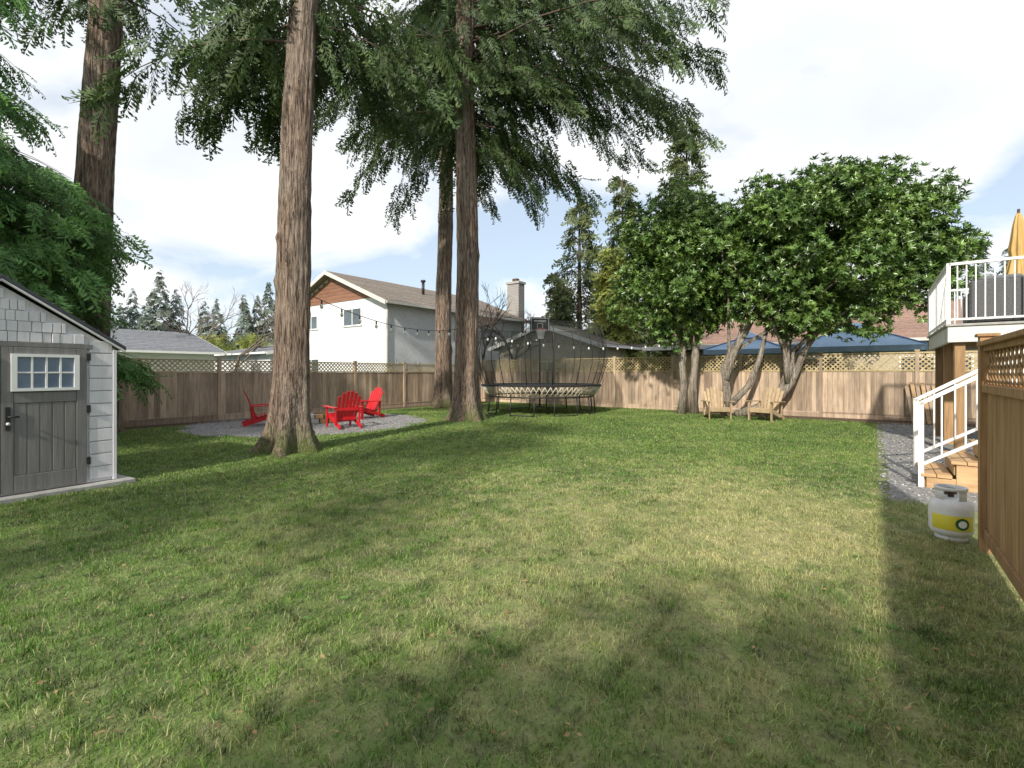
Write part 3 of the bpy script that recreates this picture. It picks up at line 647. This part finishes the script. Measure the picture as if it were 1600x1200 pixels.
for xa,xb in((-.965,-.40),(-1.73,-1.165)):
    z0,z1=1.27,1.63
    mb.bx((xa,-.040,z0),(xb,-.0235,z1),M['shedglass'])
    for q in((xa-.02,xa+.03),(xb-.03,xb+.02)): mb.bx((q[0],-.06,z0),(q[1],-.037,z1),M['white'])
    mb.bx((xa-.02,-.06,z1),(xb+.02,-.037,z1+.035),M['white']); mb.bx((xa-.02,-.06,z0-.035),(xb+.02,-.037,z0),M['white'])
    for i in(1,2,3): x=xa+.03+(xb-xa-.06)*i/4; mb.bx((x-.009,-.052,z0),(x+.009,-.0395,z1),M['white'])
    mb.bx((xa+.03,-.0505,(z0+z1)/2-.009),(xb-.03,-.0385,(z0+z1)/2+.009),M['white'])
mb.obj('windows',e)
mb=MB(); mb.bx((-1.03,-.055,.80),(-.99,-.037,1.06),M['black']); mb.tube([(-1.01,-.06,.95),(-1.01,-.10,.95),(-.93,-.10,.95)],.011,M['black'],8); mb.tube([(-1.01,-.055,.87),(-1.01,-.07,.87)],.018,M['tank'],10)
for z in(.3,.95,1.6): mb.bx((-.305,-.045,z),(-.265,-.033,z+.09),M['black'])
mb.obj('door_hardware',e)
mb=MB(); sl=(Rg-We)/(Wd/2)
for s in(-1,1):
    ae=-Wd/2+s*(Wd/2+.09); ze=We-.09*sl
    mb.prism([(-Wd/2,Rg),(ae,ze),(ae,ze+.045),(-Wd/2,Rg+.045)],-.10,Dp+.1,'y',M['shedroof'])
    mb.prism([(-Wd/2,Rg-.03),(ae-.0*s,ze-.03),(ae,ze-.002),(-Wd/2,Rg-.002)],-.09,-.05,'y',M['shedwall'])
    for k in range(1,8): 
        f=k/8; x=-Wd/2+(ae+Wd/2)*f; zc=Rg+.045+(ze-Rg)*f; mb.box((x,Dp/2,zc+.008),(.02,Dp+.19,.014),M['shedroof'])
mb.obj('roof',e,bevel=.004)
mb=MB(); mb.bx((-Wd-.15,-.17,-.05),(.17,Dp+.15,.055),M['concrete']); mb.obj('base_slab',e,bevel=.01)
# ---------------------------------------------------------------- deck & stairs
e=empty('raised_deck',(0,0,0),YR)
mb=MB(); mb.bx((1.0,11.4,2.26),(5.0,15.2,2.30),M['concrete']); mb.bx((1.03,11.43,1.98),(4.9,11.49,2.258),M['soffit']); mb.bx((1.03,11.49,1.98),(1.09,15.15,2.258),M['soffit'])
mb.bx((1.03,15.09,1.98),(4.9,15.15,2.258),M['soffit'])
for k in range(8): mb.bx((1.1,11.7+k*.45,2.04),(4.9,11.74+k*.45,2.255),M['newwood'])
mb.obj('platform',e,bevel=.004)
mb=MB()
for (v,u) in((1.2,11.6),(1.2,14.9),(3.0,11.6),(3.0,14.9),(1.2,13.2)): mb.bx((v-.07,u-.07,0),(v+.07,u+.07,2.03),M['fence2'])
mb.obj('posts',e)
def rail(mb,p,q,h=1.05,lift=.08,sp=.11,posts=(0,1)):
    p=Vector(p);q=Vector(q); mat=M['white']; up=Vector((0,0,1)); d=q-p; L=math.hypot(d.x,d.y)
    mb.beam(p+up*h,q+up*h,.055,.045,mat); mb.beam(p+up*lift,q+up*lift,.04,.035,mat)
    n=max(2,int(L/sp))
    for i in range(1,n):
        a=p+d*(i/n); mb.beam(a+up*(lift+.015),a+up*(h-.02),.018,.018,mat)
    for f in posts: a=p+d*f; mb.beam(a-up*.02,a+up*(h+.02),.055,.055,mat)
mb=MB(); rail(mb,(1.04,11.44,2.30),(1.04,15.1,2.30),posts=(0,.5,1)); rail(mb,(1.04,11.44,2.30),(2.8,11.44,2.30),posts=(.6,1)); rail(mb,(1.04,15.1,2.3),(4.8,15.1,2.3),posts=(.5,1))
mb.obj('railing',e)
e=empty('deck_stairs',(0,0,0),YR); mb=MB(); n=8; v0=.50; u0=8.0; u1=9.0; run=.28; rise=.18
for i in range(n):
    v=v0+i*run; z=(i+1)*rise
    for j in range(2): mb.bx((v-.03+j*.15,u0-.02,z-.04),(v-.03+j*.15+.143,u1+.02,z),M['newwood'])
    mb.bx((v,u0+.04,z-rise+.002),(v+.02,u1-.04,z-.042),M['newwood'])
for uu in(u0,u1-.04):
    for i in range(n): 
        zb=max(0,(i-1)*rise-.05); mb.bx((v0+i*run+.021,uu,zb),(v0+(i+1)*run+.019,uu+.038,(i+1)*rise-.042),M['newwood'])
mb.obj('treads_and_stringers',e,bevel=.004)
mb=MB(); vl=v0+n*run; mb.bx((vl,8.0,1.40),(vl+1.2,9.2,1.44),M['newwood'])
for v,u in((vl+.08,8.08),(vl+1.1,8.08),(vl+.08,9.1),(vl+1.1,9.1)): mb.bx((v-.045,u-.045,0),(v+.045,u+.045,1.399),M['newwood'])
for i in range(4): mb.bx((vl+.1,9.2+i*.5,1.44+i*.2),(vl+1.1,9.2+(i+1)*.5,1.48+i*.2),M['newwood'])
mb.obj('landing',e)
mb=MB()
for uq in(u0+.02,u1-.02):
    pa=Vector((v0-.05,uq,.10));pb=Vector((v0-.05+7*run,uq,.10+7*rise)); rail(mb,pa,pb,h=.95,lift=.17,sp=.20,posts=(.5,1))
    mb.beam((v0-.03,uq,0),(v0-.03,uq,1.08),.055,.055,M['white'])
mb.obj('stair_railing',e)
e=empty('patio_umbrella',W(2.15,12.9,2.30)); mb=MB(); mb.lathe([(.01,2.15),(.04,2.08),(.07,1.9),(.10,1.6),(.12,1.45),(.10,1.3),(.13,1.15),(.17,.95),(.18,.75),(.165,.72)],M['gold'],48,fold=(.22,8)); mb.obj('closed_canopy',e)
mb=MB(); mb.tube([(0,0,0),(0,0,2.2)],.022,M['rust'],10); mb.lathe([(0,.09),(.05,.09),(.24,.05),(.26,0)],M['black'],24); mb.obj('pole_and_base',e)
e=empty('wicker_sofa',W(1.35,11.75,2.30),YR); mb=MB()
mb.bx((0,0,.05),(2.0,.12,.78),M['wicker']); mb.bx((0,.12,.05),(.12,.85,.60),M['wicker']); mb.bx((1.88,.12,.05),(2.0,.85,.60),M['wicker']); mb.bx((.12,.12,.05),(1.88,.85,.30),M['wicker']); mb.obj('frame',e,bevel=.03)
mb=MB()
for i in range(3): mb.bx((.14+i*.58,.14,.305),(.70+i*.58,.84,.42),M['cushion']); mb.bx((.14+i*.58,.13,.425),(.70+i*.58,.28,.86),M['cushion'])
mb.obj('cushions',e,bevel=.04)
e=empty('lumber_pile',(0,0,0),YR); mb=MB()
for i in range(6): mb.beam((.9+i*.11,17.9+random.uniform(-.05,.05),0),(.75+i*.12,18.44,1.0+.2*random.random()),.09,.03,M['newwood'] if i%2 else M['fence'])
mb.obj('boards',e)
# ---------------------------------------------------------------- adirondack chairs
def adirondack(name,x,y,face,mat,sc=1.0):
    rot=math.atan2(face[1],face[0])+math.pi/2
    e=empty(name,(x,y,0),rot); e.scale=(sc,sc,sc)
    mb=MB()
    for i in range(6):
        f=i/6; y0=-.32+.55*f; z0=.37-.15*f; mb.beam((-.27,y0+.04,z0),(.27,y0+.04,z0),.08,.02,mat)
    mb.obj('seat',e,bevel=.004)
    mb=MB(); 
    for i in range(6):
        k=i-2.5; top=.98-.022*k*k; 
        mb.beam((k*.082,.20,.18),(k*.105,.20+(top-.18)*.42,top),.078,.02,mat,up=(0,-1,.4))
    mb.beam((-.27,.36,.50),(.27,.36,.50),.03,.07,mat); mb.beam((-.25,.255,.25),(.25,.255,.25),.03,.07,mat)
    mb.obj('backrest',e,bevel=.004)
    mb=MB()
    for s in(-1,1):
        mb.beam((s*.35,-.42,.565),(s*.33,.38,.545),.13,.024,mat); mb.beam((s*.31,-.33,0),(s*.31,-.33,.55),.03,.09,mat,up=(0,1,0))
        mb.beam((s*.275,-.36,.33),(s*.275,.56,.05),.028,.10,mat); mb.beam((s*.31,.30,.10),(s*.31,.34,.53),.03,.07,mat,up=(0,1,0))
    mb.beam((-.29,-.35,.31),(.29,-.35,.31),.022,.12,mat)
    mb.obj('arms_and_legs',e,bevel=.004)
fp=(-5.55,14.1)
for x,y in((-6.80,13.35),(-4.45,12.75),(-4.65,15.3)): adirondack('red_adirondack_chair',x,y,(fp[0]-x,fp[1]-y),M['red'])
adirondack('wooden_adirondack_chair',6.4,15.1,(-.15,-1),M['oldwood']); adirondack('wooden_adirondack_chair',7.6,14.5,(-.75,-.6),M['oldwood'],1.05)
e=empty('fire_pit',(fp[0],fp[1],0)); mb=MB()
for r in range(2):
    for i in range(12):
        A=(i+.5*r)*math.pi/6; mb.box((.42*math.cos(A),.42*math.sin(A),.07+.135*r),(.14,.21,.13),M['fence2'] if (i+r)%3 else M['concrete'],Matrix.Rotation(A,3,'Z'))
mb.obj('block_ring',e,bevel=.012)
mb=MB(); mb.tube([(-.25,-.1,.12),(.25,.12,.2)],.05,M['rust'],8); mb.tube([(-.2,.15,.12),(.22,-.14,.18)],.045,M['rust'],8); mb.obj('logs',e)
# ---------------------------------------------------------------- trampoline
e=empty('trampoline',(1.05,17.6,0)); R=2.12; mb=MB()
def ring(mb,R,z,r,mat,n=64): 
    pts=[(R*math.cos(2*math.pi*k/n),R*math.sin(2*math.pi*k/n),z) for k in range(n)]; pts.append(pts[0]); pts.append(pts[1]); mb.tube(pts,r,mat,6,caps=False)
mb.add([(R*math.cos(2*math.pi*k/64),R*math.sin(2*math.pi*k/64),1.03) for k in range(64)],[tuple(range(64))],M['mat'])
mb.lathe([(R,1.035),(R+.05,1.025),(R+.05,.98),(R,.98)],M['mat'],64); mb.obj('jumping_mat',e)
mb=MB(); ring(mb,1.90,.62,.028,M['black'])
for k in range(8):
    a=2*math.pi*(k+.5)/8
    for q in(a-.22,a+.22): mb.tube([(1.9*math.cos(q),1.9*math.sin(q),.62),(1.92*math.cos(q),1.92*math.sin(q),.3),(1.95*math.cos(q),1.95*math.sin(q),.03)],.022,M['black'],8)
    mb.tube([(1.95*math.cos(q),1.95*math.sin(q),.03) for q in(a-.22,a-.1,a+.1,a+.22)],.022,M['black'],8)
mb.obj('frame_and_legs',e)
mb=MB()
for k in range(72):
    a=2*math.pi*k/72
    for s in(-.09,.09):
        b=a+s; mb.tube([(1.93*math.cos(a),1.93*math.sin(a),.65),((R+.03)*math.cos(b),(R+.03)*math.sin(b),.975)],.012,M['rod'],5)
mb.obj('rods',e)
mb=MB()
prof=[(R,1.05),(R+.12,1.4),(R+.24,1.8),(R+.26,2.25),(R+.16,2.7),(R+.0,3.1)]
for k in range(16):
    a=2*math.pi*(k+.3)/16; mb.tube([(r*math.cos(a),r*math.sin(a),z) for r,z in prof],.014,M['black'],6)
ring(mb,R,3.1,.010,M['black']); mb.obj('net_poles',e)
mb=MB(); mb.lathe([(r-.03,z) for r,z in prof],M['net'],48); mb.obj('enclosure_net',e)
e=empty('basketball_hoop',(1.15,19.9,0),.05); mb=MB()
mb.bx((-.40,-.02,3.15),(.40,.02,3.72),M['black'])
for a,b in(((-.37,-.026,3.18),(.37,-.021,3.20)),((-.37,-.026,3.67),(.37,-.021,3.69)),((-.37,-.026,3.20),(-.35,-.021,3.67)),((.35,-.026,3.20),(.37,-.021,3.67)),((-.12,-.026,3.26),(.12,-.021,3.28)),((-.12,-.026,3.46),(.12,-.021,3.48)),((-.12,-.026,3.28),(-.10,-.021,3.46)),((.10,-.026,3.28),(.12,-.021,3.46)),((-.24,-.026,3.53),(.24,-.021,3.60))): mb.bx(a,b,M['white'])
mb.obj('backboard',e)
mb=MB(); pts=[(.22*math.cos(2*math.pi*k/20),-.26+.22*math.sin(2*math.pi*k/20),3.22) for k in range(22)]; mb.tube(pts,.012,M['red'],6,caps=False); mb.lathe([(.215,3.21),(.15,3.0),(.12,2.82)],netmat('hoop_net',(.8,.8,.8),.4),20,c=(0,-.26,0)); mb.obj('rim_and_net',e)
mb=MB(); mb.tube([(0,.06,0),(0,.06,2.4),(0,.04,3.4)],.035,M['black'],10); mb.bx((-.2,-.05,0),(.2,.25,.06),M['black']); mb.obj('pole',e)
# ---------------------------------------------------------------- string lights
e=empty('string_lights'); mb=MB()
def span(p,q,sag,n):
    p=Vector(p);q=Vector(q); pts=[]
    for i in range(n*3+1):
        f=i/(n*3); x=p.lerp(q,f); x.z-=sag*4*f*(1-f); pts.append(x)
    mb.tube(pts,.007,M['black'],5)
    for i in range(1,n):
        x=pts[i*3]; mb.tube([x,x+Vector((0,0,-.07))],.017,M['black'],6); mb.lathe([(.012,-.07),(.03,-.10),(.033,-.13),(.02,-.16),(.002,-.17)],M['bulb'],10,c=(x.x,x.y,x.z))
span((-3.85,8.75,2.95),(-1.6,14.4,2.75),.30,11); span((-1.0,14.5,2.7),(1.2,19.5,3.0),.35,9); span((-1.0,14.8,2.7),(6.0,16.7,2.6),.3,14)
mb.obj('cables_and_bulbs',e)
# ---------------------------------------------------------------- propane tank
e=empty('propane_tank',(3.83,4.22,0)); mb=MB()
mb.lathe([(.105,0),(.11,.0),(.11,.035),(.08,.04)],M['tank'],32); mb.lathe([(.0,.03),(.09,.033),(.135,.055),(.15,.09),(.152,.28),(.145,.315),(.115,.345),(.06,.362),(0,.368)],M['tank'],48); mb.obj('body',e)
ca=math.atan2(-4.22,-3.83)+.15
mb=MB(); mb.lathe([(.1522,.105),(.1545,.11),(.1545,.225),(.1522,.23)],M['yellow'],32,a0=ca-1.05,a1=ca+.95); mb.obj('label',e)
mb=MB(); ca+=.35
for rr,mt,o in((.050,M['green'],.0022),(.030,M['white'],.0035)):
    vs=[];
    for k in range(24): 
        t=2*math.pi*k/24; a=ca+rr*math.cos(t)/.155; vs.append(((.1545+o)*math.cos(a),(.1545+o)*math.sin(a),.167+rr*math.sin(t)))
    vs.append(((.1545+o)*math.cos(ca),(.1545+o)*math.sin(ca),.167)); mb.add(vs,[(k,(k+1)%24,24) for k in range(24)],mt)
mb.obj('label_emblem',e)
mb=MB()
for a0 in(0.3,2.4,4.5): mb.lathe([(.10,.34),(.104,.34),(.104,.445),(.10,.445)],M['tank'],10,a0=a0,a1=a0+1.1)
mb.lathe([(.092,.43),(.112,.43),(.112,.455),(.092,.455),(.092,.43)],M['tank'],32)
mb.tube([(0,0,.36),(0,0,.42)],.022,M['rust'],10); mb.tube([(-.05,0,.40),(.04,0,.40)],.014,M['rust'],8); mb.tube([(0,0,.42),(0,0,.44)],.03,M['black'],12); mb.obj('collar_and_valve',e)

# ---------------------------------------------------------------- light, sky, camera
el=math.radians(33); hd=Vector((1.06,2.46,0)).normalized()
d=Vector((hd.x*math.cos(el),hd.y*math.cos(el),-math.sin(el)))
sl_=bpy.data.lights.new('sun','SUN'); sl_.energy=5.0; sl_.angle=math.radians(1.8); sl_.color=(1,.94,.83)
so=bpy.data.objects.new('sun',sl_); so.rotation_euler=d.to_track_quat('-Z','Y').to_euler(); so.location=(0,0,30); link(so)
w=bpy.data.worlds.new('World'); S.world=w; w.use_nodes=True; t=w.node_tree; t.nodes.clear()
def n(ty,**k):
    a=t.nodes.new(ty)
    for q,v in k.items(): setattr(a,q,v)
    return a
def ma(op,a,b=None):
    m=n('ShaderNodeMath',operation=op)
    for i,x in ((0,a),(1,b)):
        if x is None: continue
        if isinstance(x,(int,float)): m.inputs[i].default_value=x
        else: t.links.new(x,m.inputs[i])
    return m.outputs[0]
sky=n('ShaderNodeTexSky',sky_type='NISHITA'); sky.sun_disc=False; sky.sun_elevation=el; sky.sun_rotation=math.atan2(-hd.x,-hd.y)%(2*math.pi)
tc=n('ShaderNodeTexCoord'); sx=n('ShaderNodeSeparateXYZ'); t.links.new(tc.outputs['Generated'],sx.inputs[0])
zz=ma('ADD',ma('MAXIMUM',sx.outputs[2],0.0),.25)
cb=n('ShaderNodeCombineXYZ'); t.links.new(ma('DIVIDE',sx.outputs[0],zz),cb.inputs[0]); t.links.new(ma('DIVIDE',sx.outputs[1],zz),cb.inputs[1]); cb.inputs[2].default_value=3.7
def nz(sc,det,rough=.55,dist=.3):
    q=n('ShaderNodeTexNoise'); q.inputs['Scale'].default_value=sc; q.inputs['Detail'].default_value=det; q.inputs['Roughness'].default_value=rough; q.inputs['Distortion'].default_value=dist; t.links.new(cb.outputs[0],q.inputs['Vector']); return q.outputs['Fac']
def mr(x,a,b,c=0,dd=1):
    r=n('ShaderNodeMapRange'); t.links.new(x,r.inputs[0])
    for i,v in enumerate((a,b,c,dd)): r.inputs[i+1].default_value=v
    return r.outputs[0]
cm=mr(nz(1.2,6,.52),.42,.53,.12,1.0); sh=mr(nz(1.3,5,.5),.47,.70,0,1)
cc=n('ShaderNodeMixRGB'); t.links.new(sh,cc.inputs[0]); cc.inputs[1].default_value=(7.5,7.6,7.7,1); cc.inputs[2].default_value=(5.8,6.15,6.6,1)
blu=n('ShaderNodeMixRGB'); blu.inputs[0].default_value=.45; t.links.new(sky.outputs[0],blu.inputs[1]); blu.inputs[2].default_value=(5.6,6.6,7.6,1)
mx=n('ShaderNodeMixRGB'); t.links.new(cm,mx.inputs[0]); t.links.new(blu.outputs[0],mx.inputs[1]); t.links.new(cc.outputs[0],mx.inputs[2])
bg=n('ShaderNodeBackground'); t.links.new(mx.outputs[0],bg.inputs[0]); bg.inputs[1].default_value=.15
ow=n('ShaderNodeOutputWorld'); t.links.new(bg.outputs[0],ow.inputs[0])
S.view_settings.view_transform='Standard'; S.view_settings.look='None'; S.view_settings.exposure=0
c=bpy.data.cameras.new('camera'); c.sensor_width=36; c.lens=17.0; c.shift_y=-18/1600; c.clip_end=2000; c.clip_start=.05
co=bpy.data.objects.new('camera',c); co.location=(0,0,1.45); co.rotation_euler=(math.pi/2,0,0); link(co); S.camera=co
